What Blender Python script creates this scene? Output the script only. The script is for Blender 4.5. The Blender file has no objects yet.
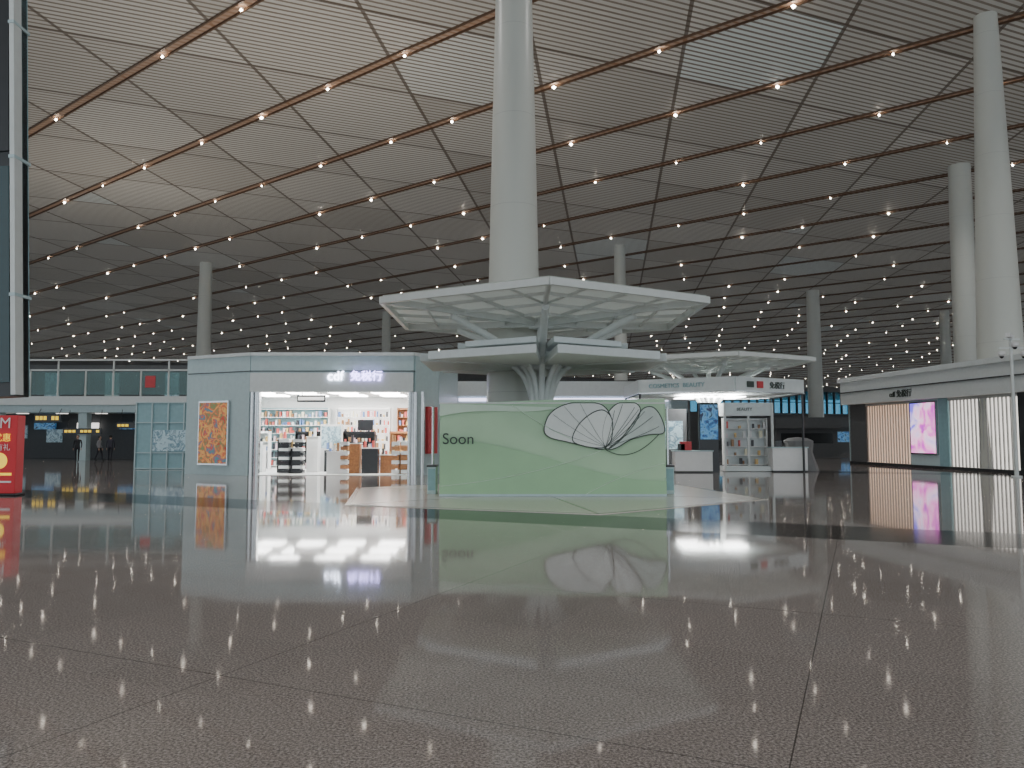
import bpy, math, random
from mathutils import Vector, Matrix
random.seed(7)
S = bpy.context.scene
COL = S.collection
pi = math.pi

# ---------------------------------------------------------------- materials
def newmat(name):
    m = bpy.data.materials.new(name); m.use_nodes = True
    return m, m.node_tree.nodes, m.node_tree.links, m.node_tree.nodes['Principled BSDF']

def pbr(name, col, rough=0.5, metal=0.0, var=0.06, scale=6.0, bump=0.0, spec=0.5, alpha=1.0):
    m, N, L, b = newmat(name)
    b.inputs['Roughness'].default_value = rough
    b.inputs['Metallic'].default_value = metal
    b.inputs['Specular IOR Level'].default_value = spec
    b.inputs['Alpha'].default_value = alpha
    tc = N.new('ShaderNodeTexCoord')
    no = N.new('ShaderNodeTexNoise'); no.inputs['Scale'].default_value = scale; no.inputs['Detail'].default_value = 3
    L.new(tc.outputs['Object'], no.inputs['Vector'])
    r = N.new('ShaderNodeValToRGB')
    a = [max(0, c*(1-var)) for c in col]; d = [min(1, c*(1+var)) for c in col]
    r.color_ramp.elements[0].position = .3; r.color_ramp.elements[1].position = .7
    r.color_ramp.elements[0].color = (*a, 1); r.color_ramp.elements[1].color = (*d, 1)
    L.new(no.outputs['Fac'], r.inputs[0]); L.new(r.outputs[0], b.inputs['Base Color'])
    if bump:
        bp = N.new('ShaderNodeBump'); bp.inputs['Strength'].default_value = bump
        L.new(no.outputs['Fac'], bp.inputs['Height']); L.new(bp.outputs[0], b.inputs['Normal'])
    return m

def emit(name, col, strength, base=(0.8,0.8,0.8), sample=True):
    m, N, L, b = newmat(name)
    b.inputs['Base Color'].default_value = (*base, 1)
    b.inputs['Emission Color'].default_value = (*col, 1)
    b.inputs['Emission Strength'].default_value = strength
    if not sample:
        m.cycles.emission_sampling = 'NONE'
    return m

def poster_mat(name, cols, strength, scale=2.0, seed=0.0):
    """backlit printed film: blotches of several colours"""
    m, N, L, b = newmat(name)
    tc = N.new('ShaderNodeTexCoord')
    mp = N.new('ShaderNodeMapping'); mp.inputs['Location'].default_value = (seed, seed*.7, seed*.3)
    L.new(tc.outputs['Object'], mp.inputs[0])
    no = N.new('ShaderNodeTexNoise'); no.inputs['Scale'].default_value = scale; no.inputs['Detail'].default_value = 4
    no.inputs['Distortion'].default_value = 1.2
    L.new(mp.outputs[0], no.inputs['Vector'])
    r = N.new('ShaderNodeValToRGB')
    els = r.color_ramp.elements
    n = len(cols)
    els[0].position = .34; els[0].color = (*cols[0], 1)
    els[1].position = .66; els[1].color = (*cols[-1], 1)
    for i in range(1, n-1):
        e = els.new(.34+.32*i/(n-1)); e.color = (*cols[i], 1)
    L.new(no.outputs['Fac'], r.inputs[0])
    L.new(r.outputs[0], b.inputs['Base Color']); L.new(r.outputs[0], b.inputs['Emission Color'])
    b.inputs['Emission Strength'].default_value = strength
    b.inputs['Roughness'].default_value = .3
    m.cycles.emission_sampling = 'NONE'
    return m

def mathn(N, L, op, a, b=None, c=None):
    n = N.new('ShaderNodeMath'); n.operation = op
    for i, v in enumerate((a, b, c)):
        if v is None: continue
        if isinstance(v, (int, float)): n.inputs[i].default_value = v
        else: L.new(v, n.inputs[i])
    return n.outputs[0]

def dotn(N, L, pos, v):
    n = N.new('ShaderNodeVectorMath'); n.operation = 'DOT_PRODUCT'
    L.new(pos, n.inputs[0]); n.inputs[1].default_value = v
    return n.outputs['Value']

def mixc(N, L, fac, a, b):
    n = N.new('ShaderNodeMix'); n.data_type = 'RGBA'
    if isinstance(fac, (int, float)): n.inputs[0].default_value = fac
    else: L.new(fac, n.inputs[0])
    for i, v in ((6, a), (7, b)):
        if isinstance(v, tuple): n.inputs[i].default_value = (*v, 1)
        else: L.new(v, n.inputs[i])
    return n.outputs[2]

H = 7.8          # roof grid spacing
PH = 27.5        # phase of main lines
def dirn(a): a = math.radians(a); return Vector((math.sin(a), math.cos(a), 0))
def nrm(a): a = math.radians(a); return Vector((math.cos(a), -math.sin(a), 0))

TRANS = .088   # daylight filtering through the skylights above the louvres
def ceiling_material():
    m, N, L, b = newmat('ceiling_slats')
    g = N.new('ShaderNodeNewGeometry').outputs['Position']
    s = dotn(N, L, g, nrm(67.5))
    a = dotn(N, L, g, nrm(-52.5)); c = dotn(N, L, g, nrm(7.5))
    a1 = mathn(N, L, 'DIVIDE', mathn(N, L, 'SUBTRACT', a, PH), H)
    c1 = mathn(N, L, 'DIVIDE', c, H); s1 = mathn(N, L, 'DIVIDE', s, H)
    fr = mathn(N, L, 'FRACT', mathn(N, L, 'DIVIDE', s, 0.39))
    gap = mathn(N, L, 'LESS_THAN', fr, 0.38)
    cv = N.new('ShaderNodeCombineXYZ')
    for i, v in enumerate((a1, mathn(N, L, 'ADD', c1, .5), mathn(N, L, 'ADD', s1, .5))): L.new(mathn(N, L, 'FLOOR', v), cv.inputs[i])
    wn = N.new('ShaderNodeTexWhiteNoise'); wn.noise_dimensions = '3D'; L.new(cv.outputs[0], wn.inputs['Vector'])
    tone = N.new('ShaderNodeValToRGB')
    tone.color_ramp.elements[0].color = (.47, .44, .395, 1); tone.color_ramp.elements[1].color = (.63, .595, .54, 1)
    tone.color_ramp.elements[1].position = .95
    e = tone.color_ramp.elements.new(.985); e.color = (.68, .71, .68, 1)
    L.new(wn.outputs['Value'], tone.inputs[0])
    col = mixc(N, L, gap, tone.outputs[0], (.24, .195, .155))
    w = .013
    seam = None
    for v in (c1, s1):
        f = mathn(N, L, 'FRACT', v)
        d = mathn(N, L, 'LESS_THAN', mathn(N, L, 'ABSOLUTE', mathn(N, L, 'SUBTRACT', f, .5)), w)
        seam = d if seam is None else mathn(N, L, 'MAXIMUM', seam, d)
    col = mixc(N, L, mathn(N, L, 'MULTIPLY', seam, .8), col, (.10, .07, .05))
    # copper roof deck visible between the paired tracks
    fa = mathn(N, L, 'FRACT', mathn(N, L, 'ADD', a1, .5))
    cop = mathn(N, L, 'LESS_THAN', mathn(N, L, 'ABSOLUTE', mathn(N, L, 'SUBTRACT', fa, .5)), .24/H)
    col = mixc(N, L, mathn(N, L, 'MULTIPLY', cop, .7), col, (.38, .20, .11))
    L.new(col, b.inputs['Base Color'])
    b.inputs['Roughness'].default_value = .55
    b.inputs['Specular IOR Level'].default_value = .2
    t = N.new('ShaderNodeBsdfTranslucent'); L.new(col, t.inputs[0])
    mx = N.new('ShaderNodeMixShader'); mx.inputs[0].default_value = TRANS
    L.new(b.outputs[0], mx.inputs[1]); L.new(t.outputs[0], mx.inputs[2])
    L.new(mx.outputs[0], N['Material Output'].inputs[0])
    return m

BAND = Vector((5.7, 12.9, 0)).dot(nrm(-65.5))
def floor_material():
    m, N, L, b = newmat('polished_granite')
    g = N.new('ShaderNodeNewGeometry').outputs['Position']
    n1 = N.new('ShaderNodeTexNoise'); n1.inputs['Scale'].default_value = 60; n1.inputs['Detail'].default_value = 4; n1.inputs['Roughness'].default_value = .75
    L.new(g, n1.inputs['Vector'])
    r = N.new('ShaderNodeValToRGB'); E = r.color_ramp.elements
    E[0].position = .36; E[0].color = (.11, .095, .09, 1)
    E[1].position = .64; E[1].color = (.56, .50, .47, 1)
    e = E.new(.5); e.color = (.31, .272, .253, 1)
    L.new(n1.outputs['Fac'], r.inputs[0])
    u = dotn(N, L, g, nrm(-65.5)); v = dotn(N, L, g, dirn(-65.5))
    T = 1.2
    cv = N.new('ShaderNodeCombineXYZ')
    L.new(mathn(N, L, 'FLOOR', mathn(N, L, 'DIVIDE', u, T)), cv.inputs[0]); L.new(mathn(N, L, 'FLOOR', mathn(N, L, 'DIVIDE', v, T)), cv.inputs[1])
    wn = N.new('ShaderNodeTexWhiteNoise'); L.new(cv.outputs[0], wn.inputs['Vector'])
    tv = mathn(N, L, 'ADD', mathn(N, L, 'MULTIPLY', wn.outputs['Value'], .10), .95)
    mul = N.new('ShaderNodeVectorMath'); mul.operation = 'SCALE'; L.new(r.outputs[0], mul.inputs[0]); L.new(tv, mul.inputs['Scale'])
    col = mul.outputs[0]
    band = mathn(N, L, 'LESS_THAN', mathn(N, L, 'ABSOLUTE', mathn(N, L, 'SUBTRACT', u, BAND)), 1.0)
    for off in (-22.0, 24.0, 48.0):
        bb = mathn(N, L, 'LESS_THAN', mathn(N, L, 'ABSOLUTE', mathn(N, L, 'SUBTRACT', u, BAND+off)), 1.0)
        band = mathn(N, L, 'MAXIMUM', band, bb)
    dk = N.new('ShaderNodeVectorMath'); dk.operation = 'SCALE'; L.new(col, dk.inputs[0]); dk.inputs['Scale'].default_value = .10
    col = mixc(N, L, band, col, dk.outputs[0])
    for q, per, wd, st in ((u, 3.6, .007, .75), (v, 3.6, .007, .75), (u, 1.2, .003, .2), (v, 1.2, .003, .2)):
        f = mathn(N, L, 'FRACT', mathn(N, L, 'DIVIDE', mathn(N, L, 'SUBTRACT', q, .35), per))
        d = mathn(N, L, 'LESS_THAN', f, wd/per*1.2)
        col = mixc(N, L, mathn(N, L, 'MULTIPLY', d, st), col, (.03, .025, .022))
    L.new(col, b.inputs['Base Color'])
    n2 = N.new('ShaderNodeTexNoise'); n2.inputs['Scale'].default_value = .5; n2.inputs['Detail'].default_value = 1
    L.new(g, n2.inputs['Vector'])
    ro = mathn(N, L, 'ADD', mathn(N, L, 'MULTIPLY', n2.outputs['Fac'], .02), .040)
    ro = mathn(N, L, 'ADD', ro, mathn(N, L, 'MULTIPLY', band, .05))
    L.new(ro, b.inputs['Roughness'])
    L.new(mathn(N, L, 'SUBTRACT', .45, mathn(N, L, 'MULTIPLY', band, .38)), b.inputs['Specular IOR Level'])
    b.inputs['IOR'].default_value = 1.5
    return m

def column_material():
    m, N, L, b = newmat('painted_column')
    g = N.new('ShaderNodeNewGeometry').outputs['Position']
    z = dotn(N, L, g, (0, 0, 1))
    f = mathn(N, L, 'FRACT', mathn(N, L, 'DIVIDE', z, 3.0))
    d = mathn(N, L, 'LESS_THAN', f, .004)
    col = mixc(N, L, d, (.60, .61, .56), (.45, .45, .43))
    L.new(col, b.inputs['Base Color']); b.inputs['Roughness'].default_value = .35
    return m

M = {}
M['ceil'] = ceiling_material(); M['floor'] = floor_material(); M['column'] = column_material()
M['track'] = pbr('track_bronze', (.13, .075, .045), .5)
M['lamp'] = emit('downlight_glow', (1, .9, .76), 28, sample=False)
M['steel'] = pbr('white_steel', (.70, .73, .71), .35, var=.03)
M['whitepanel'] = pbr('white_panel', (.72, .77, .77), .4, var=.03)
M['greypanel'] = pbr('grey_panel', (.52, .65, .67), .35, var=.04)
M['tealpanel'] = pbr('teal_panel', (.28, .46, .50), .3, var=.06)
M['chrome'] = pbr('brushed_steel', (.6, .61, .62), .22, 1.0, .05)
M['dark'] = pbr('dark_metal', (.03, .032, .035), .35)
M['darkwall'] = pbr('dark_grey_wall', (.10, .105, .11), .6)  # even dark grey for recess walls and booths
M['farwall'] = pbr('far_wall', (.16, .16, .16), .6)
M['green'] = pbr('hoarding_pale_green', (.49, .70, .47), .45, var=.03, scale=1.2)
M['green2'] = pbr('hoarding_green', (.38, .61, .37), .45, var=.04, scale=1.2)
M['green3'] = pbr('hoarding_mint', (.66, .82, .66), .45, var=.02)
M['petal'] = pbr('petal_white', (.86, .89, .86), .5, var=.02)
M['petaldark'] = pbr('petal_grey', (.62, .70, .65), .5, var=.05)
M['ink'] = pbr('ink', (.05, .07, .06), .5)
M['plat'] = pbr('cream_stone', (.72, .68, .61), .16, var=.08, scale=30)
M['plat2'] = pbr('tan_stone', (.38, .33, .27), .16, var=.08, scale=30)
M['wood'] = pbr('wood_orange', (.46, .20, .08), .45, var=.2, scale=12)
M['black'] = pbr('black_gloss', (.02, .02, .022), .2)
M['red'] = emit('red_film', (.75, .03, .05), .10, (.55, .03, .04), sample=False)
M['redp'] = pbr('red_print', (.60, .05, .06), .4)
M['yellow'] = emit('sign_yellow', (1, .65, .05), .8, (.8, .6, .05), sample=False)
M['white'] = pbr('white_paint', (.85, .85, .84), .5, var=.02)
M['shoplight'] = emit('shop_light_panel', (1, .99, .97), 14)
M['backlit'] = emit('backlit_shelf', (1, .95, .9), 1.4, sample=False)
M['signw'] = emit('sign_letters_white', (.75, .80, 1), 9, sample=False)
M['signv'] = emit('sign_letters_violet', (.50, .42, 1), 7, sample=False)
M['strip'] = emit('led_strip', (.75, .72, 1), 2.5, sample=False)
M['warmback'] = emit('warm_back_panel', (1, .94, .86), 1.1, sample=False)
M['orangeback'] = emit('orange_back_panel', (1, .60, .38), .65, sample=False)
M['fin'] = pbr('shutter_fin', (.50, .50, .49), .4)
M['screen'] = pbr('dark_screen', (.012, .045, .05), .12)
M['cloth'] = pbr('dust_sheet', (.20, .20, .20), .8, bump=.3)
def frost():
    m, N, L, b = newmat('frosted_glass')
    t = N.new('ShaderNodeBsdfTranslucent'); t.inputs[0].default_value = (.70, .77, .75, 1)
    mx = N.new('ShaderNodeMixShader'); mx.inputs[0].default_value = .5
    b.inputs['Base Color'].default_value = (.6, .65, .63, 1); b.inputs['Roughness'].default_value = .3
    L.new(b.outputs[0], mx.inputs[1]); L.new(t.outputs[0], mx.inputs[2])
    L.new(mx.outputs[0], N['Material Output'].inputs[0])
    return m
M['frost'] = frost()
def glass(name, tint, a=.35):
    m, N, L, b = newmat(name)
    t = N.new('ShaderNodeBsdfTransparent'); t.inputs[0].default_value = (*tint, 1)
    mx = N.new('ShaderNodeMixShader'); mx.inputs[0].default_value = 1-a
    b.inputs['Base Color'].default_value = (*[c*.6 for c in tint], 1); b.inputs['Roughness'].default_value = .05
    L.new(b.outputs[0], mx.inputs[1]); L.new(t.outputs[0], mx.inputs[2])
    L.new(mx.outputs[0], N['Material Output'].inputs[0])
    return m
M['tealglass'] = glass('teal_glass', (.50, .70, .70), .35)
M['blueglass'] = glass('blue_glazing', (.36, .66, .80), .3)
M['p_orange'] = poster_mat('poster_food', [(.55, .05, .02), (.12, .30, .10), (.70, .10, .04), (.80, .50, .12), (.60, .05, .04), (.08, .25, .30)], .22, 2.6, 3)
M['p_pink'] = poster_mat('poster_cosmetic', [(.10, .06, .65), (.65, .06, .60), (1, .35, .70), (.9, .7, .9), (.20, .15, .85)], 1.3, .7, 8)
M['p_map'] = poster_mat('poster_map', [(.45, .62, .68), (.52, .68, .74), (.12, .24, .32), (.6, .74, .78)], .1, 3, 5)
M['p_blue'] = poster_mat('poster_blue', [(.02, .05, .2), (.05, .25, .6), (.2, .5, .8), (.02, .03, .1)], .2, 3, 1)
prodcols = [(.8, .8, .8), (.7, .12, .1), (.05, .05, .06), (.75, .5, .2), (.15, .25, .5), (.8, .6, .65), (.35, .18, .08), (.85, .8, .6)]
PM = [pbr('product_%d' % i, c, .35) for i, c in enumerate(prodcols)]

# ---------------------------------------------------------------- builders
def group(name, loc=(0, 0, 0), rz=0):
    o = bpy.data.objects.new(name, None); o.empty_display_size = .3
    o.location = loc; o.rotation_euler = (0, 0, rz); COL.objects.link(o); return o

class MB:
    def __init__(s): s.v = []; s.f = []; s.mi = []; s.mats = []
    def _m(s, mat):
        if mat not in s.mats: s.mats.append(mat)
        return s.mats.index(mat)
    def add(s, vs, fs, mat):
        o = len(s.v); k = s._m(mat)
        s.v += [tuple(v) for v in vs]
        for f in fs: s.f.append([i+o for i in f]); s.mi.append(k)
    def box(s, c, d, mat, rz=0):
        x, y, z = [q/2 for q in d]; cs, sn = math.cos(rz), math.sin(rz)
        vs = []
        for dz in (-z, z):
            for dx, dy in ((-x, -y), (x, -y), (x, y), (-x, y)):
                vs.append((c[0]+dx*cs-dy*sn, c[1]+dx*sn+dy*cs, c[2]+dz))
        s.add(vs, [(3, 2, 1, 0), (4, 5, 6, 7), (0, 1, 5, 4), (1, 2, 6, 5), (2, 3, 7, 6), (3, 0, 4, 7)], mat)
    def bx(s, x0, x1, y0, y1, z0, z1, mat):
        s.box(((x0+x1)/2, (y0+y1)/2, (z0+z1)/2), (abs(x1-x0), abs(y1-y0), abs(z1-z0)), mat)
    def wallseg(s, p, q, z0, z1, t, mat):
        d = Vector((q[0]-p[0], q[1]-p[1])); a = math.atan2(d.y, d.x)
        s.box(((p[0]+q[0])/2, (p[1]+q[1])/2, (z0+z1)/2), (d.length, t, z1-z0), mat, a)
    def beam(s, p, q, w, h, mat):
        p = Vector(p); q = Vector(q); d = (q-p).normalized()
        up = Vector((0, 0, 1)) if abs(d.z) < .95 else Vector((0, 1, 0))
        r = d.cross(up).normalized(); u = r.cross(d)
        vs = []
        for e in (p, q):
            for a, b in ((-1, -1), (1, -1), (1, 1), (-1, 1)): vs.append(e+r*a*w/2+u*b*h/2)
        s.add(vs, [(0, 1, 2, 3), (7, 6, 5, 4), (4, 5, 1, 0), (5, 6, 2, 1), (6, 7, 3, 2), (7, 4, 0, 3)], mat)
    def cyl(s, p, q, r0, r1, mat, n=16):
        p = Vector(p); q = Vector(q); d = (q-p).normalized()
        up = Vector((0, 0, 1)) if abs(d.z) < .95 else Vector((0, 1, 0))
        a = d.cross(up).normalized(); b = a.cross(d)
        vs = [p+(a*math.cos(2*pi*i/n)+b*math.sin(2*pi*i/n))*r0 for i in range(n)]
        vs += [q+(a*math.cos(2*pi*i/n)+b*math.sin(2*pi*i/n))*r1 for i in range(n)]
        fs = [(i, (i+1) % n, n+(i+1) % n, n+i) for i in range(n)]
        fs += [tuple(range(n))[::-1], tuple(range(n, 2*n))]
        s.add(vs, fs, mat)
    def lathe(s, c, prof, mat, n=40):
        vs = []
        for r, z in prof:
            vs += [(c[0]+r*math.cos(2*pi*i/n), c[1]+r*math.sin(2*pi*i/n), c[2]+z) for i in range(n)]
        fs = []
        for k in range(len(prof)-1):
            for i in range(n): fs.append((k*n+i, k*n+(i+1) % n, (k+1)*n+(i+1) % n, (k+1)*n+i))
        fs += [tuple(range(n))[::-1], tuple(range((len(prof)-1)*n, len(prof)*n))]
        s.add(vs, fs, mat)
    def prism(s, pts, z0, z1, mat):
        n = len(pts)
        vs = [(x, y, z0) for x, y in pts]+[(x, y, z1) for x, y in pts]
        fs = [tuple(range(n))[::-1], tuple(range(n, 2*n))]+[(i, (i+1) % n, n+(i+1) % n, n+i) for i in range(n)]
        s.add(vs, fs, mat)
    def poly(s, pts, mat): s.add(pts, [tuple(range(len(pts)))], mat)
    def build(s, name, parent=None, smooth=False, bevel=0):
        me = bpy.data.meshes.new(name); me.from_pydata(s.v, [], s.f)
        for m in s.mats: me.materials.append(m)
        for p, k in zip(me.polygons, s.mi): p.material_index = k
        if smooth:
            me.polygons.foreach_set('use_smooth', [True]*len(me.polygons))
            try: me.set_sharp_from_angle(angle=math.radians(35))
            except Exception: pass
        me.update()
        o = bpy.data.objects.new(name, me); COL.objects.link(o)
        if parent: o.parent = parent
        if bevel:
            b = o.modifiers.new('bevel', 'BEVEL'); b.width = bevel; b.segments = 2; b.limit_method = 'ANGLE'
        return o

def tube(name, pts, r, mat, parent=None, cyclic=False, radii=None, smoothc=True, bez=False):
    cu = bpy.data.curves.new(name, 'CURVE'); cu.dimensions = '3D'; cu.bevel_depth = r; cu.bevel_resolution = 4
    sp = cu.splines.new('NURBS' if bez else 'POLY'); sp.points.add(len(pts)-1)
    for i, p in enumerate(pts):
        sp.points[i].co = (*p, 1)
        if radii: sp.points[i].radius = radii[i]
    sp.use_cyclic_u = cyclic
    if bez: sp.use_endpoint_u = not cyclic; sp.order_u = min(4, len(pts)); sp.resolution_u = 8
    cu.use_fill_caps = True
    cu.materials.append(mat)
    o = bpy.data.objects.new(name, cu); COL.objects.link(o)
    if parent: o.parent = parent
    return o

def text(name, body, loc, size, mat, parent=None, rz=0, ext=.02, align='LEFT'):
    cu = bpy.data.curves.new(name, 'FONT'); cu.body = body; cu.size = size; cu.extrude = ext; cu.align_x = align
    cu.materials.append(mat)
    o = bpy.data.objects.new(name, cu); o.location = loc; o.rotation_euler = (pi/2, 0, rz); COL.objects.link(o)
    if parent: o.parent = parent
    return o

# ---------------------------------------------------------------- camera
cam = bpy.data.cameras.new('camera'); co = bpy.data.objects.new('camera', cam); COL.objects.link(co)
cam.sensor_width = 36; cam.lens = 36*760/1024; cam.clip_end = 2000
co.location = (0, 0, 1.6); co.rotation_euler = (math.radians(94), 0, 0)
S.camera = co

# ---------------------------------------------------------------- hall shell
CH = 22.0
b = MB(); b.bx(-200, 330, -32, 420, -.3, 0, M['floor']); b.build('floor')
b = MB(); b.poly([(-200, -32, CH), (-200, 420, CH), (330, 420, CH), (330, -32, CH)], M['ceil']); b.build('ceiling')

# roof tracks
tr = MB(); lp = MB()
d = dirn(-52.5); n = nrm(-52.5)
for k in range(-12, 45):
    off = PH+k*H
    base = n*off
    ts = [t for t in range(-400, 400, 4) if -195 < (base+d*t).x < 325 and -30 < (base+d*t).y < 415]
    if not ts: continue
    for o2 in (-.26, .26):
        p = base+d*ts[0]+n*o2; q = base+d*ts[-1]+n*o2
        tr.beam((p.x, p.y, CH-.06), (q.x, q.y, CH-.06), .08, .10, M['track'])
    t = -400+(k % 2)*3.4
    while t < 400:
        p = base+d*(t+random.uniform(-.8, .8)); t += 6.9
        if not (-150 < p.x < 260 and 5 < p.y < 340): continue
        if random.random() < (.15 if p.length < 80 else .35): continue
        r = .10*random.choice((.7, .9, 1, 1.3))
        z = CH-.22
        vs = [(p.x+r, p.y, z), (p.x, p.y+r, z), (p.x-r, p.y, z), (p.x, p.y-r, z), (p.x, p.y, z-r), (p.x, p.y, z+.1)]
        lp.add(vs, [(0, 1, 5), (1, 2, 5), (2, 3, 5), (3, 0, 5), (1, 0, 4), (2, 1, 4), (3, 2, 4), (0, 3, 4)], M['lamp'])
tr.build('ceiling_track'); lp.build('ceiling_downlights')

# far wall with high glazing
g = group('wall_north', (-123, 194, 0), math.atan2(122, 272))
b = MB()
b.bx(-60, 420, 0, 1, 0, 11, M['farwall']); b.bx(-60, 420, 0, 1, 19.8, 22, M['farwall'])
b.bx(-60, 130, .1, .9, 11, 19.8, M['farwall'])
b.build('wall_body', g)
b = MB()
for i in range(0, 73): b.bx(130+i*4, 130.35+i*4, -.2, .8, 11, 19.8, M['dark'])
b.bx(130, 420, -.1, .6, 15.2, 15.5, M['dark'])
b.build('mullions', g)
b = MB(); b.bx(130, 420, .9, .95, 11, 19.8, M['blueglass']); b.build('glazing', g)

# ---------------------------------------------------------------- columns
def column(x, y, r0, r1):
    b = MB()
    prof = [(r0+.06, 0), (r0+.06, .15), (r0, .16)]
    for i in range(1, 13):
        t = i/12; prof.append((r0+(r1-r0)*(t**1.15), .16+(CH-.16)*t))
    b.lathe((0, 0, 0), prof, M['column'], 48)
    o = b.build('roof_column', None, True); o.location = (x, y, 0)
column(.06, 24.3, .92, .47)
column(23.0, 35.6, 1.08, .50)
column(33.7, 56, .90, .75)
column(-35.9, 88, .92, .68)
column(42.0, 105, 1.05, .85)
column(11.5, 80, .75, .58)
column(-20.5, 123, .85, .65)
column(70, 122, .95, .7)

# ---------------------------------------------------------------- canopy (steel tree umbrella)
def hexp(R, rot=0, c=(0, 0)):
    return [(c[0]+R*math.cos(math.radians(-90+60*k)+rot), c[1]+R*math.sin(math.radians(-90+60*k)+rot)) for k in range(6)]
def canopy(x, y, zr=5.15, zc=4.95, R=4.9):
    g = group('steel_canopy', (x, y, 0))
    hp = hexp(R); fr = MB(); gl = MB()
    V = [(px, py, zr) for px, py in hp]; C = (0, 0, zc)
    for i in range(6):
        a = V[i]; c2 = V[(i+1) % 6]
        fr.beam(a, c2, .12, .17, M['steel'])
        fr.beam((0, 0, zc-.05), a, .10, .18, M['steel'])
        mid = tuple((a[k]+c2[k])/2 for k in range(3))
        fr.beam(C, mid, .05, .09, M['steel'])
        for t in (.25, .5, .75):
            p = tuple(C[k]+(a[k]-C[k])*t for k in range(3)); q = tuple(C[k]+(c2[k]-C[k])*t for k in range(3))
            fr.beam(p, q, .05, .08, M['steel'])
        for t in (.25, .75):
            e = tuple(a[k]+(c2[k]-a[k])*t for k in range(3))
            s0 = tuple(C[k]+((a if t < .5 else c2)[k]-C[k])*.5 for k in range(3))
            fr.beam(s0, e, .04, .06, M['steel'])
        up = .13
        gl.poly([(C[0], C[1], C[2]+up), (a[0]*.995, a[1]*.995, a[2]+up), (c2[0]*.995, c2[1]*.995, c2[2]+up)], M['frost'])
    fr.build('frame', g); gl.build('glass_roof', g)
    for i in range(6):
        an = math.radians(-90+60*i); cx, cy = math.cos(an), math.sin(an)
        pts = [(.26*cx, .26*cy, 0), (.26*cx, .26*cy, 1.6), (.26*cx, .26*cy, 2.9), (.40*cx, .40*cy, 3.6), (1.2*cx, 1.2*cy, 4.25), (2.9*cx, 2.9*cy, 4.90)]
        tube('branch_%d' % i, pts, .10, M['steel'], g, bez=True)
        an2 = an+math.radians(30); cx, cy = math.cos(an2), math.sin(an2)
        if i % 2 == 0 or i in (1, 5):
            tube('lower_arm_%d' % i, [(.2*cx, .2*cy, 2.2), (.28*cx, .28*cy, 3.0), (.45*cx, .45*cy, 3.45), (.85*cx, .85*cy, 3.66)], .085, M['steel'], g, bez=True)
    m = MB(); m.cyl((0, 0, 0), (0, 0, 5.3), .13, .11, M['steel']); m.box((0, 0, 4.9), (.5, .5, .3), M['steel'], pi/4)
    m.box((0, 0, 3.6), (.7, .7, .12), M['steel'], pi/4)
    m.build('mast', g, True)
    for j, (r0, r1, z0, z1) in enumerate(((.55, 3.7, 3.64, 3.86), (.5, 2.6, 4.04, 4.20))):
        t = MB()
        for i in range(6):
            a0 = math.radians(-90+60*i+(4 if j == 0 else 5)); a1 = math.radians(-90+60*(i+1)-(4 if j == 0 else 5))
            q = [(r0*math.cos(a0), r0*math.sin(a0)), (r1*math.cos(a0), r1*math.sin(a0)), (r1*math.cos(a1), r1*math.sin(a1)), (r0*math.cos(a1), r0*math.sin(a1))]
            t.prism(q, z0, z1, M['whitepanel'])
        t.build('soffit_tier_%d' % j, g, bevel=.02)
    return g
canopy(.85, 22.0)
canopy(9.6, 37.0)

# ---------------------------------------------------------------- inlaid pale stone hexagon
b = MB(); hp = hexp(6.15, math.radians(9)); b.prism(hp, 0.0, .012, M['plat'])
for i in range(6):
    a = Vector(hp[i])*.985; c = Vector(hp[(i+1) % 6])*.985
    b.beam((a.x, a.y, .012), (c.x, c.y, .012), .10, .006, M['plat2'])
    b.beam((0, 0, .012), (a.x, a.y, .012), .06, .006, M['plat2'])
o = b.build('floor_stone_inlay'); o.location = (.85, 21.9, 0)

# ---------------------------------------------------------------- hoarding
g = group('construction_hoarding', (1.1, 20.6, .016))
W = 3.05; HT = 2.52
b = MB(); nx, nz = 70, 26
def dy(x, z): return .008*math.sin(x*3.1+z*1.3)+.006*math.sin(x*7.7-z*4.1)+.005*math.sin(z*9+x*2)
vs = []
for j in range(nz+1):
    for i in range(nx+1):
        x = -W+2*W*i/nx; t = i/nx; z = (HT+.12*t-.02*math.sin(t*9))*j/nz
        vs.append((x, dy(x, z)*(1 if 0 < i < nx else 0), z))
fs = [(j*(nx+1)+i, j*(nx+1)+i+1, (j+1)*(nx+1)+i+1, (j+1)*(nx+1)+i) for j in range(nz) for i in range(nx)]
b.add(vs, fs, M['green'])
b.bx(-W, -W+.04, .0, 4.8, 0, HT, M['green2']); b.bx(W-.04, W, .0, 4.8, 0, HT+.1, M['green2']); b.bx(-W, W, 4.76, 4.8, 0, HT, M['green'])
b.build('printed_fabric', g, True)
def pxl(x, y): return ((x-512)*.0271-1.1, (437-y)*.0271+1.57)
def sheet(name, pts, y, mat):
    bb = MB(); n_ = len(pts)
    vs = [(u, y, v) for u, v in pts]+[(u, y+.01, v) for u, v in pts]
    bb.add(vs, [tuple(range(n_)), tuple(range(n_, 2*n_))[::-1]]+[(i, n_+i, n_+(i+1) % n_, (i+1) % n_) for i in range(n_)], mat)
    return bb.build(name, g)
wave = [(-W, 0), (W, 0)]
for i in range(24):
    t = 1-i/23; x = -W+2*W*t
    wave.append((x, .55+1.05*(1-t)**1.6+.15*math.sin(t*5)))
sheet('green_wave', wave, -.06, M['green2'])
top = [(-W, HT-.03), (-W, 2.15)]
for i in range(20):
    t = i/19; top.append((-W+3.3*t, 2.15+.25*t+.06*math.sin(t*6)))
sheet('mint_wave', top, -.06, M['green3'])
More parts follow.
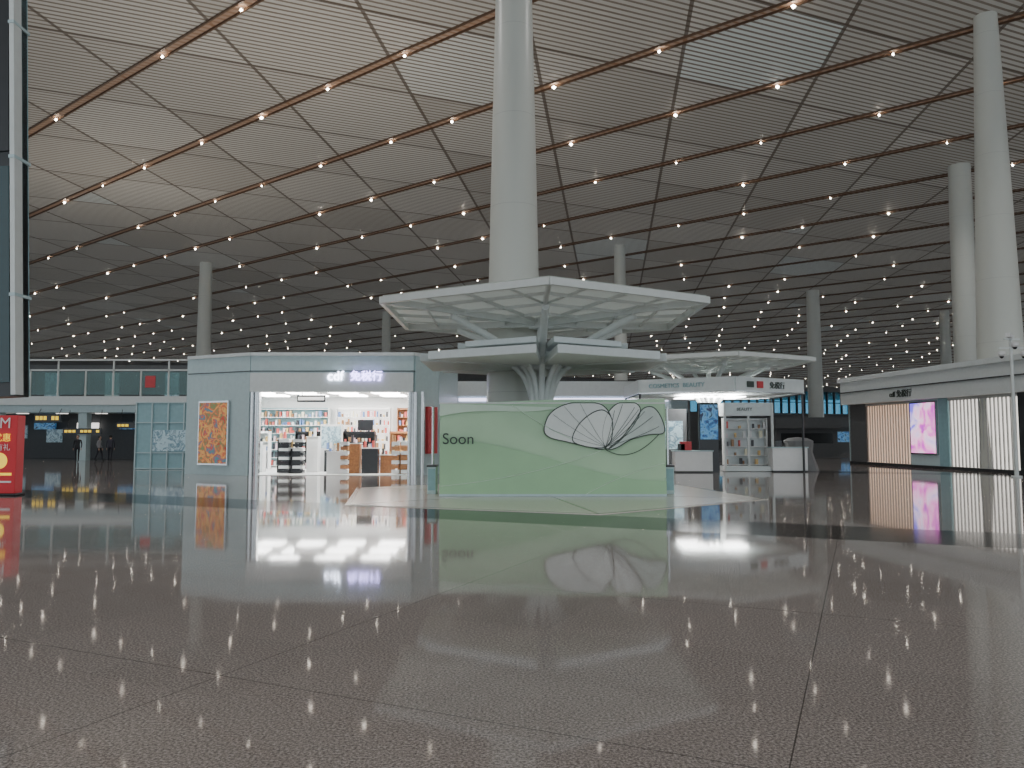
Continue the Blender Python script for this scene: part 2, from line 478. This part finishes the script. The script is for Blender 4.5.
def smooth_loop(P, k=5):
    out = []; n_ = len(P)
    for i in range(n_):
        p0, p1, p2, p3 = P[i-1], P[i], P[(i+1) % n_], P[(i+2) % n_]
        for j in range(k):
            t = j/k
            out.append(tuple(.5*((2*p1[c])+(-p0[c]+p2[c])*t+(2*p0[c]-5*p1[c]+4*p2[c]-p3[c])*t*t+(-p0[c]+3*p1[c]-3*p2[c]+p3[c])*t**3) for c in (0, 1)))
    return out
petals = [
 ([(604,448),(588,446),(566,441),(550,437),(544,430),(548,416),(558,407),(574,402),(592,402),(604,406),(611,418),(610,434)], 'petal'),
 ([(606,448),(602,435),(605,418),(611,408),(620,402),(634,402),(640,410),(632,426),(618,441)], 'petal'),
 ([(608,448),(622,436),(634,420),(643,408),(653,407),(661,418),(663,432),(648,434),(630,439),(616,447)], 'petaldark'),
 ([(574,442),(577,426),(591,413),(604,410),(612,422),(606,446)], 'petal'),
]
for i, (pp, mt) in enumerate(petals):
    q = smooth_loop([pxl(*p) for p in pp]); q = [(u, min(v, HT-.01)) for u, v in q]
    yy = -.075-.006*i
    sheet('petal_%d' % i, q, yy, M[mt])
    tube('petal_outline_%d' % i, [(u, yy, v) for u, v in q], .013, M['ink'], g, cyclic=True)
for i, (x, y) in enumerate(((553,414),(564,406),(580,403),(549,428),(622,404),(634,407),(614,410),(644,411),(652,416),(658,426),(638,409))):
    a = pxl(605, 446); c = pxl(x, y); mid = ((a[0]*.45+c[0]*.55), (a[1]+c[1])/2-.06)
    tube('petal_vein_%d' % i, [(a[0], -.105, a[1]), (mid[0], -.105, mid[1]), (c[0], -.105, c[1])], .004 if i < 4 else .006, M['ink'], g, bez=True)
for i, L_ in enumerate(([(604,448),(625,462),(645,450),(663,428)], [(585,493),(612,478),(640,468),(664,462)], [(441,485),(500,480),(560,466),(600,450)], [(512,405),(525,412),(560,440),(604,448)])):
    tube('stem_line_%d' % i, [(pxl(*p)[0], -.075, max(.02, pxl(*p)[1])) for p in L_], .010, M['green3'] if i else M['ink'], g, bez=True)
text('lettering', 'Soon', (-2.98, -.085, 1.40), .42, M['ink'], g, ext=.004)
b = MB(); b.bx(-W, W, -.08, .03, 0, .06, M['greypanel']); b.bx(-W-.02, W+.02, -.03, .06, HT-.03, HT+.0, M['white']); b.build('rails', g)
for x in (-2.25, 4.42):
    g = group('kiosk_corner_cabinet', (x, 21.6, .016))
    b = MB(); b.bx(-.12, .12, -.2, .3, 0, .75, M['greypanel']); b.bx(-.14, .14, -.22, .32, .75, .80, M['dark']); b.bx(-.1, .1, -.21, -.2, .1, .7, M['tealpanel'])
    b.cyl((.0, .1, .8), (.0, .1, 2.45), .035, .035, M['chrome']); b.build('body', g, bevel=.01)

# ---------------------------------------------------------------- product shelf helper
def shelf(b, x0, x1, y, z0, levels, dz=.42, depth=.4, back=None, frame=None, dens=.14, sgn=-1):
    back = back or M['white']; frame = frame or M['white']
    b.bx(x0, x1, y, y-sgn*.04, z0, z0+levels*dz+.1, back)
    for k in range(levels+1):
        z = z0+k*dz; b.bx(x0, x1, y, y+sgn*depth, z, z+.03, frame)
        if k == levels: break
        x = x0+.08
        while x < x1-.1:
            w = random.uniform(.06, .13); h = random.uniform(.12, dz-.08); m = random.choice(PM)
            b.bx(x, x+w, y+sgn*(depth-.22), y+sgn*(depth-.06), z+.03, z+.03+h, m)
            x += w+random.uniform(.02, dens)
    for x in (x0, x1): b.bx(x-.02, x+.02, y, y+sgn*depth, z0, z0+levels*dz+.1, frame)

# ---------------------------------------------------------------- duty free shop (left)
g = group('duty_free_shop', (0, 32, 0))
A = (-14.3, 1.6); B = (-11.0, 0); C = (-4.15, 0); D = (-3.3, 1.3); E = (-3.0, 8.5); F = (-14.3, 8.5)
b = MB()
b.wallseg(A, B, 0, 5.1, .2, M['greypanel'])
b.wallseg(A, F, 0, 5.0, .2, M['greypanel'])
b.wallseg(F, E, 0, 5.0, .2, M['white'])
b.wallseg(D, E, 0, 5.0, .2, M['greypanel'])
b.wallseg(C, D, 0, 5.1, .2, M['greypanel'])
b.bx(B[0], C[0], -.1, .25, 3.5, 5.1, M['greypanel'])
b.prism([A, B, C, D, E, F], 4.9, 5.0, M['whitepanel'])
b.build('walls', g)
b = MB()
for p, q in ((A, B), (B, C), (C, D)):
    b.wallseg((p[0], p[1]-.12), (q[0], q[1]-.12), 5.02, 5.16, .16, M['whitepanel'])
    b.wallseg((p[0], p[1]-.12), (q[0], q[1]-.12), 4.36, 4.39, .06, M['dark'])
b.wallseg((B[0], -.14), (C[0], -.14), 3.5, 4.3, .1, M['whitepanel'])
b.build('fascia_trim', g)
b = MB()
for x in (-10.9, -10.65, -4.3, -4.05, -3.75): b.cyl((x, -.12, 0), (x, -.12, 3.5), .07, .07, M['chrome'])
b.bx(-11.0, -10.6, -.05, .1, 0, 3.5, M['chrome']); b.bx(-4.3, -4.1, -.05, .1, 0, 3.5, M['chrome'])
b.build('entrance_posts', g, True)
b = MB(); b.prism([(-11, 0), (-4.2, 0), (-3.2, 8.3), (-14.2, 8.3), (-14, 1.8)], .005, .02, M['white']); b.build('shop_floor', g)
b = MB(); b.prism([(-11, .1), (-4.2, .1), (-3.2, 8.3), (-14.2, 8.3), (-14, 1.8)], 3.72, 3.78, M['white']); b.build('shop_ceiling', g)
b = MB()
for i in range(5):
    for j in range(3): b.bx(-12.6+i*2, -11.4+i*2, 1.0+j*2.4, 2.2+j*2.4, 3.66, 3.71, M['shoplight'])
b.build('ceiling_light_panels', g)
b = MB()
shelf(b, -13.8, -9.6, 8.2, .1, 7, back=M['tealpanel']); shelf(b, -9.2, -6.4, 8.2, .1, 7, back=M['backlit']); shelf(b, -6.0, -3.4, 8.2, .1, 7, frame=M['wood'], back=M['wood'])
for gx, gy, w, m in ((-12.2, 4.2, 1.5, M['white']), (-9.7, 5.0, 1.4, M['black']), (-7.3, 4.6, 1.5, M['black']), (-5.2, 5.2, 1.4, M['wood'])):
    shelf(b, gx-w/2, gx+w/2, gy, .1, 4, frame=m, back=m)
b.build('stocked_shelves', g)
b = MB()
def plinth(b, x, y, w, d, h, m, top=True):
    b.bx(x-w/2, x+w/2, y-d/2, y+d/2, 0.02, h, m); b.bx(x-w/2-.03, x+w/2+.03, y-d/2-.03, y+d/2+.03, h, h+.04, M['white'])
    xx = x-w/2+.05
    while top and xx < x+w/2-.1:
        hh = random.uniform(.12, .4); b.bx(xx, xx+.09, y-.08, y+.08, h+.04, h+.04+hh, random.choice(PM)); xx += random.uniform(.13, .22)
for x, y, w, h, m in ((-10.2, 2.2, .5, 1.5, M['black']), (-9.5, 1.6, .5, 1.1, M['black']), (-9.0, 2.6, .5, 1.6, M['white']), (-8.3, 3.2, .6, 1.0, M['black']), (-7.6, 1.2, .8, .95, M['white']),
                      (-6.9, 1.6, .45, 1.3, M['wood']), (-6.2, 1.5, .7, 1.1, M['black']), (-5.5, 1.8, .6, .8, M['wood']), (-4.8, 2.3, .6, 1.4, M['wood']), (-4.7, 1.2, .45, .9, M['wood']), (-11.6, 2.8, .6, 1.2, M['white'])):
    plinth(b, x, y, w, .5, h, m)
for x in (-9.9, -9.3):
    for k in range(8): b.bx(x-.22, x+.22, 1.1, 1.5, .05+k*.19, .17+k*.19, M['white'] if k % 2 else M['black'])
for x in (-7.2, -5.0, -4.6):
    for k in range(7): b.bx(x-.16, x+.16, .7, 1.0, .05+k*.2, .2+k*.2, M['wood'] if k % 2 else M['white'])
b.bx(-8.9, -7.9, 3.4, 3.6, 0, 2.2, M['white']); b.bx(-8.85, -7.95, 3.38, 3.4, 1.1, 2.1, M['p_map'])
b.bx(-7.1, -6.4, 3.0, 3.1, 1.9, 2.4, M['black'])
b.build('display_plinths', g)
b = MB(); b.bx(-9.2, -8.0, .5, .6, 3.1, 3.4, M['dark']); b.bx(-9.15, -8.05, .49, .5, 3.18, 3.32, M['backlit'])
b.cyl((-9, .55, 3.4), (-9, .55, 3.72), .015, .015, M['dark'], 8); b.cyl((-8.2, .55, 3.4), (-8.2, .55, 3.72), .015, .015, M['dark'], 8)
b.build('hanging_sign', g)
text('shop_sign_logo', 'cdf', (-7.75, -.24, 3.98), .56, M['signw'], g)
text('shop_sign_name', '免税行', (-6.80, -.24, 4.0), .46, M['signv'], g)
ang = math.atan2(B[1]-A[1], B[0]-A[0]); mx_, my_ = (A[0]+B[0])/2, (A[1]+B[1])/2
nx_, ny_ = math.sin(ang), -math.cos(ang)
b = MB(); b.box((mx_-.1+nx_*.14, my_+ny_*.14, 1.78), (1.75, .1, 2.75), M['chrome'], ang); b.box((mx_-.1+nx_*.2, my_+ny_*.2, 1.78), (1.6, .03, 2.6), M['p_orange'], ang)
b.build('poster_lightbox', g)
b = MB(); b.wallseg((-3.7, .5), (-3.35, 1.05), .9, 2.9, .3, M['redp']); b.build('side_poster', g)

# ---------------------------------------------------------------- back pavilion
g = group('shop_pavilion', (3.5, 43, 0))
b = MB(); b.bx(-6.8, 5.5, 0, 5, 0, 4.7, M['greypanel']); b.bx(-6.9, 5.6, -.15, 0, 3.9, 4.75, M['whitepanel']); b.bx(-6.9, 5.6, -.1, 0, 4.7, 4.8, M['dark'])
b.build('walls', g)
b = MB(); b.bx(-6.5, 5.3, -.2, -.15, 3.62, 3.80, M['strip']); b.build('light_strip', g)
b = MB(); b.bx(-6.6, -5.4, -.1, -.02, .5, 2.9, M['redp'])
for i in range(5): b.bx(-4.5+i*1.9, -3.0+i*1.9, -.06, 0, .3, 3.2, M['black'])
b.build('window_displays', g)

# ---------------------------------------------------------------- glazed office left of shop
g = group('glazed_office', (-17.4, 38, 0))
b = MB(); b.bx(-1.35, 1.8, .05, 3, 0, 3.3, M['tealpanel']); b.build('body', g)
b = MB()
for i in range(5): b.bx(-1.4+i*.8, -1.34+i*.8, -.05, .05, 0, 3.35, M['greypanel'])
for z in (0.02, .8, 2.3, 3.3): b.bx(-1.4, 1.85, -.04, .05, z, z+.05, M['greypanel'])
b.build('frame', g)
b = MB(); b.bx(-.5, 1.4, -.07, -.05, .9, 1.95, M['p_map']); b.build('map_panel', g)

# ---------------------------------------------------------------- mezzanine building on left
g = group('mezzanine_building', (-30, 52, 0))
b = MB()
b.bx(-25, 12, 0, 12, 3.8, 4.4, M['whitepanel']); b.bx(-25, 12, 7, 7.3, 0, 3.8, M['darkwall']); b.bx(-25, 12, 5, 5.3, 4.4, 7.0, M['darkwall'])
for i in range(7): b.bx(-24+i*6, -23.4+i*6, .6, 1.2, 0, 3.8, M['greypanel'])
b.bx(-25, 12, .3, 3.5, 3.3, 3.8, M['greypanel'])
for i in range(8): b.bx(-23+i*4.5, -22+i*4.5, 4.8, 5.0, 4.4, 6.4, M['greypanel'] if i % 2 else M['p_map'])
b.build('structure', g)
b = MB()
for i in range(19):
    x = -24+i*1.9
    b.bx(x-.04, x+.04, .05, .15, 4.4, 6.9 if i % 2 == 0 else 6.2, M['steel'])
    b.bx(x+.08, x+1.8, .09, .11, 4.5, 6.1, M['tealglass'])
    if i % 5 == 0: b.bx(x+.3, x+1.0, .06, .08, 5.0, 5.8, M['redp'])
b.bx(-25, 12, .05, .15, 6.15, 6.25, M['steel']); b.bx(-25, 12, .0, .2, 6.85, 6.95, M['steel'])
b.build('balustrade', g)
b = MB()
for x0, x1, z0, z1 in ((-2.6, -.8, 2.65, 3.15), (-.6, 2.0, 1.8, 2.2), (3, 4.3, 2.2, 2.6)):
    b.bx(x0, x1, -.1, 0.05, z0, z1, M['dark']); n_ = int((x1-x0)/.28)
    for k in range(n_):
        if k % 4 != 3: b.bx(x0+.1+k*.27, x0+.3+k*.27, -.12, -.1, z0+.12, z1-.12, M['yellow'])
    b.cyl((x0+.2, 0, z1), (x0+.2, .35, 3.6), .02, .02, M['dark'], 8); b.cyl((x1-.2, 0, z1), (x1-.2, .35, 3.6), .02, .02, M['dark'], 8)
b.build('wayfinding_signs', g)
b = MB()
for x, z, w in ((-6, 1.2, 1.2), (1.8, 1.3, .8), (5.6, 1.4, 1.5), (-9, 1.5, 1.5), (3.6, .9, .6)):
    b.bx(x, x+w, 6.9, 7, z, z+1.0, M['p_map'])
for i in range(12): b.bx(-22+i*2.8, -21.2+i*2.8, 2.0, 2.15, 3.25, 3.3, M['backlit'])
for i in range(9): b.bx(-20+i*3.3, -18.4+i*3.3, 6.6, 6.8, 2.2, 2.7, M['backlit'] if i % 2 else M['p_blue'])
b.build('back_displays', g)

# ---------------------------------------------------------------- red promotional stand
g = group('promotional_banner_stand', (-14.15, 21, 0))
b = MB(); b.bx(-1.0, .5, 0, .35, 0.06, 2.2, M['red']); b.bx(-1.05, .55, -.05, .4, 0, .06, M['dark'])
b.build('body', g, bevel=.02)
b = MB(); b.bx(-.9, .4, -.015, 0, .55, .62, M['yellow']); b.bx(-.9, .4, -.015, 0, .35, .40, M['white']); b.cyl((.05, -.012, .95), (.05, -.002, .95), .22, .22, M['yellow'], 24)
b.build('graphics', g)
text('heading', 'GEM', (-.5, -.03, 1.85), .42, M['white'], g, ext=.004)
text('slogan', '免税优惠', (-.6, -.03, 1.5), .24, M['yellow'], g, ext=.004)
text('slogan_small', '购物有礼', (-.45, -.03, 1.25), .2, M['white'], g, ext=.004)

# ---------------------------------------------------------------- tall display tower at extreme left
g = group('information_display_tower', (-6.17, 9.6, 0))
b = MB()
b.prism([(-3, 0), (0, 0), (0, .26), (-3, .26)], 2.12, 11, M['dark'])
o1 = b.build('cabinet', g)
b = MB(); b.bx(-3, -.06, -.03, 0, 2.3, 5.1, M['screen']); b.bx(-3, -.06, -.03, 0, 5.3, 10.8, M['dark']); o2 = b.build('screen', g)
b = MB(); b.bx(-.04, .02, -.04, .12, 2.14, 11, M['steel']); b.bx(-.04, .0, .12, .28, 2.14, 11, M['tealpanel'])
for z in (3.4, 5.2, 7.0, 8.8): b.bx(-.05, .025, -.05, .29, z, z+.04, M['greypanel'])
o3 = b.build('frame', g)
for o in (o1, o2, o3): o.rotation_euler = (0, -.05, 0)
b = MB(); b.cyl((-1.6, .13, 0), (-1.6, .13, 2.3), .1, .1, M['chrome']); b.cyl((-2.8, .13, 0), (-2.8, .13, 2.3), .1, .1, M['chrome']); b.build('legs', g, True)

# ---------------------------------------------------------------- second kiosk beneath canopy
g = group('retail_kiosk', (9.6, 37, 0))
b = MB()
hpk = hexp(4.3)
for i in range(6):
    p, q = hpk[i], hpk[(i+1) % 6]
    b.wallseg(p, q, 3.62, 4.22, .18, M['whitepanel']); b.wallseg(p, q, 3.57, 3.62, .22, M['chrome'])
for k, p in enumerate(hpk):
    if k in (0,): continue
    b.cyl((p[0], p[1], 0), (p[0], p[1], 3.6), .05, .05, M['dark'])
b.build('fascia', g, True)
b = MB()
x0, x1 = .3, 2.5
b.bx(x0, x1, -1.6, -.6, 0.02, .25, M['whitepanel']); b.bx(x0, x1, -1.6, -.6, 2.6, 3.2, M['whitepanel'])
for x in (x0, x1): b.bx(x-.05, x+.05, -1.65, -1.55, 0.02, 3.2, M['steel'])
b.bx((x0+x1)/2-.04, (x0+x1)/2+.04, -1.62, -1.54, .2, 2.6, M['steel'])
shelf(b, x0+.1, x1-.1, -.75, .3, 5, frame=M['white'], back=M['whitepanel'], dens=.6)
b.build('display_tower', g)
text('tower_sign', 'BEAUTY', (.85, -1.63, 2.83), .2, M['ink'], g, ext=.005)
b = MB(); b.bx(-.9, -.1, -1.9, -1.8, 1.5, 3.1, M['p_blue']); b.bx(-.95, -.05, -1.8, -1.7, 0, 3.2, M['dark']); b.build('lightbox', g)
b = MB()
for x0, x1, y, h in ((-2.2, -.5, -2.4, .95), (-3.6, -2.7, -.5, 1.1), (2.4, 4.0, -1.9, 1.1)):
    b.bx(x0, x1, y, y+.7, .06, h, M['white']); b.bx(x0-.04, x1+.04, y-.04, y+.74, h, h+.05, M['greypanel']); b.bx(x0+.05, x1-.05, y+.05, y+.65, 0, .06, M['dark'])
    b.bx(x0+.2, x0+.5, y+.2, y+.4, h+.05, h+.35, M['black'])
b.bx(-2.6, -.9, .9, 1.0, 0, 3.0, M['darkwall']); b.bx(-2.4, -1.1, .86, .9, 1.0, 2.4, M['p_map'])
b.bx(-1.9, -1.4, -2.2, -1.9, 1.0, 1.4, M['redp'])
b.build('counters', g, bevel=.01)
p, q = hpk[5], hpk[0]; a_ = math.atan2(q[1]-p[1], q[0]-p[0])
text('fascia_lettering', 'COSMETICS  BEAUTY', (p[0]+.4*math.cos(a_)+.0, p[1]+.4*math.sin(a_)-.13, 3.82), .27, M['tealpanel'], g, rz=a_)
p, q = hpk[0], hpk[1]; a_ = math.atan2(q[1]-p[1], q[0]-p[0])
text('fascia_logo', '免税行', (p[0]+2.1*math.cos(a_), p[1]+2.1*math.sin(a_)-.13, 3.78), .33, M['ink'], g, rz=a_)
b = MB(); b.box((p[0]+1.5*math.cos(a_), p[1]+1.5*math.sin(a_)-.14, 3.9), (.36, .05, .3), M['redp'], a_); b.box((p[0]+.9*math.cos(a_), p[1]+.9*math.sin(a_)-.14, 3.9), (.4, .05, .26), M['ink'], a_); b.build('logo_tiles', g)
b = MB(); b.bx(-1.5, 1.5, -1, 1, 3.5, 3.54, M['shoplight']); b.build('light_panel', g)

# dust-sheeted stand
g = group('covered_display_stand', (13.95, 36.6, 0))
b = MB()
rings = [(0.0, .75, .42), (.5, .62, .36), (.9, .55, .34), (1.25, .66, .42), (1.42, .70, .44), (1.55, .45, .3), (1.6, .05, .05)]
n_ = 28; vs = []
for z, rx, ry in rings:
    for i in range(n_):
        a = 2*pi*i/n_; w = 1+.10*math.sin(5*a)*(1-z/1.7)+.04*math.sin(11*a)
        vs.append((rx*w*math.cos(a)-.25*(z/1.6)**2, ry*w*math.sin(a), z))
fs = [(k*n_+i, k*n_+(i+1) % n_, (k+1)*n_+(i+1) % n_, (k+1)*n_+i) for k in range(len(rings)-1) for i in range(n_)]+[tuple(range((len(rings)-1)*n_, len(rings)*n_))]
b.add(vs, fs, M['cloth']); b.build('sheet', g, True)

# ---------------------------------------------------------------- right shop
P1 = (20.7, 46.0); rz = math.atan2(-13, 1.5)
g = group('luxury_goods_shop', (P1[0], P1[1], 0), rz)
LL = 14.6
b = MB()
b.bx(-.6, LL, -.5, .1, 3.55, 4.9, M['whitepanel']); b.bx(-.7, LL+.1, -.65, 12, 4.9, 5.15, M['whitepanel']); b.bx(-.6, LL, -.6, -.5, 4.25, 4.30, M['dark'])
b.bx(-.6, LL, 11.8, 12, 0, 4.9, M['greypanel']); b.bx(-.6, -.4, 0, 12, 0, 4.9, M['greypanel']); b.bx(LL-.2, LL, 0, 12, 0, 4.9, M['greypanel'])
b.bx(-.5, LL, 0, 12, .0, .08, M['whitepanel'])
b.bx(-.5, 1.2, 0, .15, 0, 3.6, M['darkwall']); b.bx(5.3, 7.7, 0, .25, 0, 3.6, M['greypanel']); b.bx(7.6, 8.3, -.02, .25, 0, 3.6, M['tealpanel']); b.bx(12.9, LL, -.1, .25, 0, 3.6, M['dark'])
b.bx(-.5, LL, .05, 12, 3.6, 3.7, M['white'])
b.build('walls', g)
b = MB(); b.bx(1.2, 5.3, .10, .15, .1, 3.55, M['orangeback']); b.build('backlit_wall_orange', g)
b = MB(); b.bx(8.3, 12.9, .10, .15, .1, 3.55, M['warmback']); b.build('backlit_wall_white', g)
b = MB()
for i in range(17): x = 1.3+i*.245; b.box((x, .06, 1.8), (.06, .06, 3.45), M['fin'])
b.bx(1.2, 5.3, .0, .1, .0, .16, M['fin']); b.bx(1.2, 5.3, 0, .1, 3.4, 3.56, M['fin'])
for i in range(19): x = 8.4+i*.245; b.box((x, .06, 1.8), (.06, .06, 3.45), M['fin'])
b.bx(8.3, 12.9, .0, .1, .0, .16, M['fin']); b.bx(8.3, 12.9, 0, .1, 3.4, 3.56, M['fin'])
b.build('shutter_fins', g)
b = MB(); b.bx(5.45, 7.55, -.12, 0, .7, 3.45, M['chrome']); b.bx(5.55, 7.45, -.15, -.12, .78, 3.37, M['p_pink']); b.build('poster_lightbox', g)
text('fascia_sign', 'cdf 免税行', (4.4, -.54, 3.78), .42, M['ink'], g)
b = MB(); b.bx(-.5, LL, -.08, 0, .0, .14, M['dark']); b.build('plinth', g)

g = group('camera_pole', (20.2, 30.6, 0))
b = MB(); b.cyl((0, 0, 0), (0, 0, 5.6), .08, .06, M['steel']); b.cyl((0, 0, 0), (0, 0, .06), .2, .2, M['steel'])
b.beam((-.5, 0, 5.2), (.5, 0, 5.2), .07, .07, M['steel']); b.beam((-.35, -.1, 5.55), (.3, -.1, 5.55), .06, .06, M['steel'])
for x, z in ((-.45, 5.05), (.1, 5.42), (.45, 5.05)):
    b.lathe((x, -.1, z-.12), [(.02, -.1), (.09, -.07), (.14, 0), (.14, .1), (.05, .14)], M['white'], 16)
    b.lathe((x, -.1, z-.2), [(.01, -.09), (.06, -.06), (.085, 0)], M['black'], 16)
b.beam((-.3, -.3, 5.7), (.1, .05, 5.62), .16, .16, M['white'])
b.build('pole_and_cameras', g, True)

# ---------------------------------------------------------------- far concourse booths
def kiosk(x, y, w, h, dpt, cols):
    g = group('concession_booth', (x, y, 0)); b = MB()
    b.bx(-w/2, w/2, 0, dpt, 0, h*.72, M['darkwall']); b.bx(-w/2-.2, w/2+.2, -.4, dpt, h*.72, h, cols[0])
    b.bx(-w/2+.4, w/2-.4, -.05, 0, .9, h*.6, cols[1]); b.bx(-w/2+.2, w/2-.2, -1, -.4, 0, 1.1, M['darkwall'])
    b.build('booth', g)
kiosk(24, 62, 5, 3.2, 3, (M['darkwall'], M['black']))
kiosk(33, 78, 10, 3.6, 4, (M['darkwall'], M['p_blue']))
kiosk(44, 96, 12, 4, 4, (M['darkwall'], M['black']))
kiosk(60, 150, 40, 6, 6, (M['darkwall'], M['black']))
kiosk(-60, 110, 30, 7, 6, (M['greypanel'], M['black']))
kiosk(0, 130, 60, 8, 6, (M['greypanel'], M['black']))

# ---------------------------------------------------------------- people
def person(x, y, face, top, legs, hair, stride=.25, h=1.7):
    g = group('person', (x, y, 0), face); k = h/1.7
    J = {'pel': (0, 0, .93), 'ab': (0, 0, 1.1), 'ch': (0, 0, 1.32), 'nk': (0, -.01, 1.47), 'hd0': (0, -.02, 1.55),
         'hpl': (.09, 0, .90), 'knl': (.10, -stride*.5, .50), 'anl': (.10, -stride*.6, .09), 'tol': (.10, -stride*.6-.16, .04),
         'hpr': (-.09, 0, .90), 'knr': (-.10, stride*.25, .50), 'anr': (-.10, stride*.8, .10), 'tor': (-.10, stride*.8-.15, .04),
         'shl': (.18, 0, 1.40), 'ell': (.23, .06, 1.13), 'wrl': (.23, -.08, .90), 'shr': (-.18, 0, 1.40), 'elr': (-.23, .06, 1.13), 'wrr': (-.23, -.08, .90)}
    R = {'pel': .145, 'ab': .125, 'ch': .15, 'nk': .06, 'hd0': .055, 'hpl': .09, 'knl': .06, 'anl': .045, 'tol': .04, 'hpr': .09, 'knr': .06, 'anr': .045, 'tor': .04,
         'shl': .065, 'ell': .045, 'wrl': .032, 'shr': .065, 'elr': .045, 'wrr': .032}
    Ed = [('pel', 'ab'), ('ab', 'ch'), ('ch', 'nk'), ('nk', 'hd0'), ('pel', 'hpl'), ('hpl', 'knl'), ('knl', 'anl'), ('anl', 'tol'), ('pel', 'hpr'), ('hpr', 'knr'), ('knr', 'anr'), ('anr', 'tor'),
          ('ch', 'shl'), ('shl', 'ell'), ('ell', 'wrl'), ('ch', 'shr'), ('shr', 'elr'), ('elr', 'wrr')]
    names = list(J); me = bpy.data.meshes.new('body')
    me.from_pydata([tuple(c*k for c in J[n]) for n in names], [(names.index(a), names.index(c)) for a, c in Ed], [])
    o = bpy.data.objects.new('body', me); COL.objects.link(o); o.parent = g
    o.modifiers.new('skin', 'SKIN')
    for i, n in enumerate(names):
        me.skin_vertices[0].data[i].radius = (R[n]*k, R[n]*k*.8); me.skin_vertices[0].data[i].use_root = (n == 'pel')
    s = o.modifiers.new('sub', 'SUBSURF'); s.levels = 2; s.render_levels = 2
    m, N, L, bs = newmat('clothes')
    gp = N.new('ShaderNodeTexCoord'); z = dotn(N, L, gp.outputs['Object'], (0, 0, 1/1.7/k))
    r = N.new('ShaderNodeValToRGB'); r.color_ramp.interpolation = 'CONSTANT'; E = r.color_ramp.elements
    E[0].position = 0; E[0].color = (.02, .02, .02, 1); E[1].position = .05; E[1].color = (*legs, 1)
    e = E.new(.54); e.color = (*top, 1); e = E.new(.86); e.color = (.5, .32, .24, 1)
    L.new(z, r.inputs[0]); L.new(r.outputs[0], bs.inputs['Base Color']); bs.inputs['Roughness'].default_value = .8
    me.materials.append(m)
    sk = pbr('skin', (.5, .32, .24), .5); hr = pbr('hair', hair, .5)
    b = MB(); b.lathe((0, -.02, 1.5*k), [(.02, -.0), (.055, .02), (.075, .07), (.082, .12), (.078, .17), (.05, .21), (.01, .225)], sk, 20)
    b.box((0, -.105, 1.60*k), (.022, .03, .04), sk); b.box((.083, -.02, 1.6*k), (.015, .03, .05), sk); b.box((-.083, -.02, 1.6*k), (.015, .03, .05), sk)
    for ex in (-.03, .03): b.box((ex, -.098, 1.625*k), (.02, .01, .008), M['ink'])
    b.box((0, -.094, 1.56*k), (.04, .01, .008), M['redp']); b.build('head', g, True)
    b = MB(); b.lathe((0, .0, 1.5*k), [(.06, .06), (.092, .10), (.094, .16), (.065, .22), (.01, .24)], hr, 20); b.build('hair', g, True)
    b = MB()
    for sx in (-1, 1):
        px, py, pz = sx*.23*k, -.09*k, .87*k
        b.box((px, py, pz-.03), (.03, .07, .09), sk)
        for f, ln in enumerate((.06, .07, .065, .05)): b.cyl((px, py-.028+f*.018, pz-.07), (px-sx*.01, py-.03+f*.018, pz-.07-ln), .009, .007, sk, 8)
        b.cyl((px, py-.035, pz-.02), (px-sx*.01, py-.065, pz-.07), .010, .008, sk, 8)
    b.build('hands', g, True)
person(-28.2, 49.5, .3, (.03, .03, .035), (.02, .02, .025), (.01, .01, .01))
person(-26.6, 50.5, -2.8, (.05, .05, .07), (.02, .02, .03), (.01, .01, .01), .35)
person(-27.6, 51, 1.6, (.3, .3, .32), (.03, .03, .04), (.02, .015, .01), .3, 1.64)

# ---------------------------------------------------------------- lamps: high-bay downlights and added upward ceiling fill
def lamp(name, kind, loc, power, col, **kw):
    l = bpy.data.lights.new(name, kind); l.energy = power; l.color = col
    for k, v in kw.items(): setattr(l, k, v)
    o = bpy.data.objects.new(name, l); o.location = loc; COL.objects.link(o); return o
for y in (4, 24, 46, 70):
    for x in (-30, -10, 10, 30):
        lamp('highbay_lamp', 'SPOT', (x+ (y % 3), y, CH-.5), 1700 if x < 0 else 1250, (1, .97, .94), spot_size=math.radians(140), spot_blend=.6, shadow_soft_size=.35)
for x, y, p in ((-10, 36.5, 1000), (-30, 57, 700)):
    o = lamp('added_ceiling_fill', 'AREA', (x, y, 5.4 if y < 50 else 7.2), p, (1, .95, .86), shape='RECTANGLE', size=7, size_y=4); o.rotation_euler = (pi, 0, 0)  # unseen fill light added to brighten the ceiling on the left

# ---------------------------------------------------------------- world daylight
w = bpy.data.worlds.new('world'); S.world = w; w.use_nodes = True
bg = w.node_tree.nodes['Background']; bg.inputs[0].default_value = (.82, .92, 1.0, 1); bg.inputs[1].default_value = 1.45
S.view_settings.view_transform = 'AgX'
S.view_settings.exposure = 0.15
